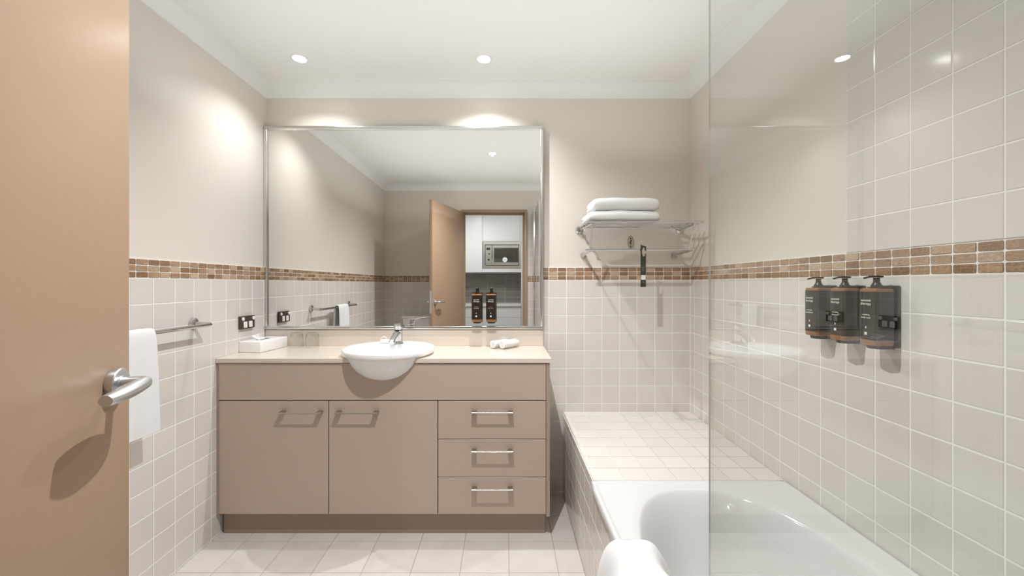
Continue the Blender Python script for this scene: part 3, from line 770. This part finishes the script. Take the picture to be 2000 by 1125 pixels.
# ---------------------------------------------------------------- kitchen across the doorway (seen in the mirror)
KY, KB = -1.62, -1.94
KX0, KX1, KZ = -1.75, 1.55, 2.40
b = BM(); box(b, KX0, KX1, KB-.1, YR-.12, -.05, 0); structure('floor_hall', b, M['kfloor'])
b = BM(); box(b, KX0, KX1, KB-.1, YR-.12, KZ, KZ+.05); structure('ceiling_hall', b, M['ceil'])
b = BM(); box(b, KX0-.1, KX0, KB-.1, YR-.12, -.05, KZ+.05); structure('wall_hall_left', b, M['kwall'])
b = BM(); box(b, KX1, KX1+.1, KB-.1, YR-.12, -.05, KZ+.05); structure('wall_hall_right', b, M['kwall'])
b = BM(); box(b, KX0, KX1, KB-.1, KB, -.05, KZ+.05); kw = structure('wall_kitchen', b, M['kwall'])
b = BM(); box(b, KX0, XL-T, YR-.14, YR-.12, 0, KZ); box(b, XR+T, KX1, YR-.14, YR-.12, 0, KZ); structure('wall_hall_front', b, M['kwall'])
b = BM(); box(b, KX0, .256, KB-.001, KB+.004, .9, 1.40); put('grout_bed', b, mat('light_grout', (.62, .60, .57), .8), kw)
b = BM(); tiles(b, (0, KB+.004, 0), (1, 0, 0), (0, 0, 1), (0, 1, 0), KX0, .256, .908, 1.40, .292, .0963, .010, .912, .004, h=.003, tilt=.001); put_tiles('splashback_tiles', b, M['ktile'], kw)
kc = thing('kitchen_wall_cabinet', (-.70, KY, 1.405), 'white kitchen wall cupboards around the microwave, seen through the doorway', 'cabinet')
b = BM()
box(b, -.350, .256, KB+.005, KY, 1.405, 1.466, .001, 1); box(b, KX0+.003, -.350, KB+.005, KY-.019, 1.405, 1.466); box(b, -.350, .256, KB+.005, KY, 1.888, 1.905, .001, 1)
box(b, KX0+.003, -.350, KB+.005, KY-.019, 1.466, 2.36); box(b, -.350, .256, KB+.005, KY-.019, 1.905, 2.36)
box(b, .237, .256, KB+.005, KY, 1.466, 1.888)
put('carcass', b, M['kwhite'], kc)
b = BM(); box(b, -.948, -.352, KY-.018, KY, 1.404, 2.36, .001, 1); put('door', b, M['kwhite'], kc)
b = BM(); box(b, -1.548, -.952, KY-.018, KY, 1.404, 2.36, .001, 1); put('door', b, M['kwhite'], kc)
b = BM(); box(b, -.346, .236, KY-.018, KY-.004, 1.907, 2.36, .001, 1); put('door', b, M['kpanel'], kc, label='pale grey door above the microwave')
ep = BM(); box(ep, .257, .276, KB+.005, KY+.012, .001, 2.36, .001, 1); o = put('kitchen_end_panel', ep, M['kwhite']); tag(o, 'tall narrow white panel closing the kitchen run beside the door frame', 'panel')
kb = thing('kitchen_base_cabinet', (-.70, KY, 0), 'white kitchen base cabinets below the grey tiled splashback', 'cabinet')
b = BM(); box(b, KX0+.003, .256, KB+.005, KY-.019, .10, .868); put('carcass', b, M['kwhite'], kb)
for x0 in (-.346, -.948, -1.55):
    b = BM(); box(b, x0, x0+.598, KY-.018, KY, .70, .865, .001, 1); put('drawer', b, M['kwhite'], kb)
    b = BM(); box(b, x0, x0+.598, KY-.018, KY, .105, .697, .001, 1); put('door', b, M['kwhite'], kb)
b = BM(); box(b, KX0+.003, .256, KB+.005, KY-.06, .001, .099); put('kickboard', b, M['kpanel'], kb)
b = BM(); box(b, KX0+.003, .256, KB+.005, KY+.02, .869, .907, .002, 2); o = put('kitchen_benchtop', b, M['kwhite'], None, 40); tag(o, 'white kitchen benchtop reflected behind the pump bottles', 'countertop')
mw = thing('microwave_oven', (-.045, KY, 1.47), 'built-in stainless steel microwave oven in the white kitchen cupboards', 'microwave')
def kp(px, py): return (px-986)*.00803, EYE-(py-555)*.00803
def kbox(b, px0, px1, py0, py1, y0, y1, bev=.001):
    x0, zt = kp(px0, py0); x1, zb = kp(px1, py1); box(b, x0, x1, y0, y1, zb, zt, bev, 1)
b = BM()
for a_ in ((943.4, 1016.8, 472.3, 478), (943.4, 1016.8, 519, 524.4), (943.4, 947.4, 478, 519), (1013.9, 1016.8, 478, 519)): kbox(b, *a_, KY-.03, KY+.006)
put('trim_frame', b, M['steel'], mw)
b = BM(); kbox(b, 947.4, 1013.9, 478, 519, KY-.26, KY-.006); put('oven_body', b, M['black'], mw)
b = BM(); kbox(b, 948.3, 960.3, 479, 518.2, KY-.006, KY+.002); cp = put('control_panel', b, M['steel'], mw)
b = BM(); kbox(b, 950, 957.6, 483.8, 488.8, KY+.0022, KY+.003, 0); put('display', b, M['oglass'], mw)
b = BM(); kbox(b, 953.5, 957, 495, 496.8, KY+.0022, KY+.003, 0); put('button', b, M['black'], mw)
b = BM(); x, z = kp(954.5, 507.3); cyl(b, (x, KY+.002, z), (x, KY+.014, z), .015, n=20, bev=.001); put('knob', b, M['black'], mw, 40)
b = BM()
for a_ in ((960.8, 1012.8, 479, 484.5), (960.8, 1012.8, 512.6, 518.2), (960.8, 965, 484.5, 512.6), (1011.9, 1012.8, 484.5, 512.6)): kbox(b, *a_, KY-.006, KY+.004)
dr = put('door', b, M['steel'], mw)
b = BM(); kbox(b, 965, 1011.9, 484.5, 512.6, KY-.005, KY+.001, 0); put('door_window', b, M['oglass'], dr, world=False)
b = BM(); kbox(b, 960.8, 962.6, 480, 517.5, KY+.004, KY+.022); put('door_handle', b, M['chrome'], dr, world=False)
b = BM(); x, z = kp(986.2, 507.3); cyl(b, (x, KY+.001, z), (x, KY+.002, z), .038, n=32); put('sticker', b, M['sticker'], dr, world=False, label='round white sticker')
b = BM(); box(b, x-.025, x+.025, KY+.0021, KY+.0026, z-.006, z+.002); put('sticker_print', b, mat('sticker_grey', (.4, .42, .45), .6), dr, world=False)
hl = bpy.data.lights.new('hall_fill_light', 'AREA'); hl.shape = 'RECTANGLE'; hl.size = 1.4; hl.size_y = .5; hl.energy = 16; hl.color = (.97, .99, 1)  # unseen fill light, added to brighten the cupboard fronts and doorway
hlo = link(bpy.data.objects.new('hall_fill_light', hl)); hlo.location = (-.1, -.55, KZ-.01); hlo.rotation_euler = (math.radians(-18), 0, 0)
downlight(-.45, -.95, KZ, 'white recessed downlight in the kitchen ceiling beyond the doorway', LAMP_K, None, name='kitchen_downlight', ang=165)
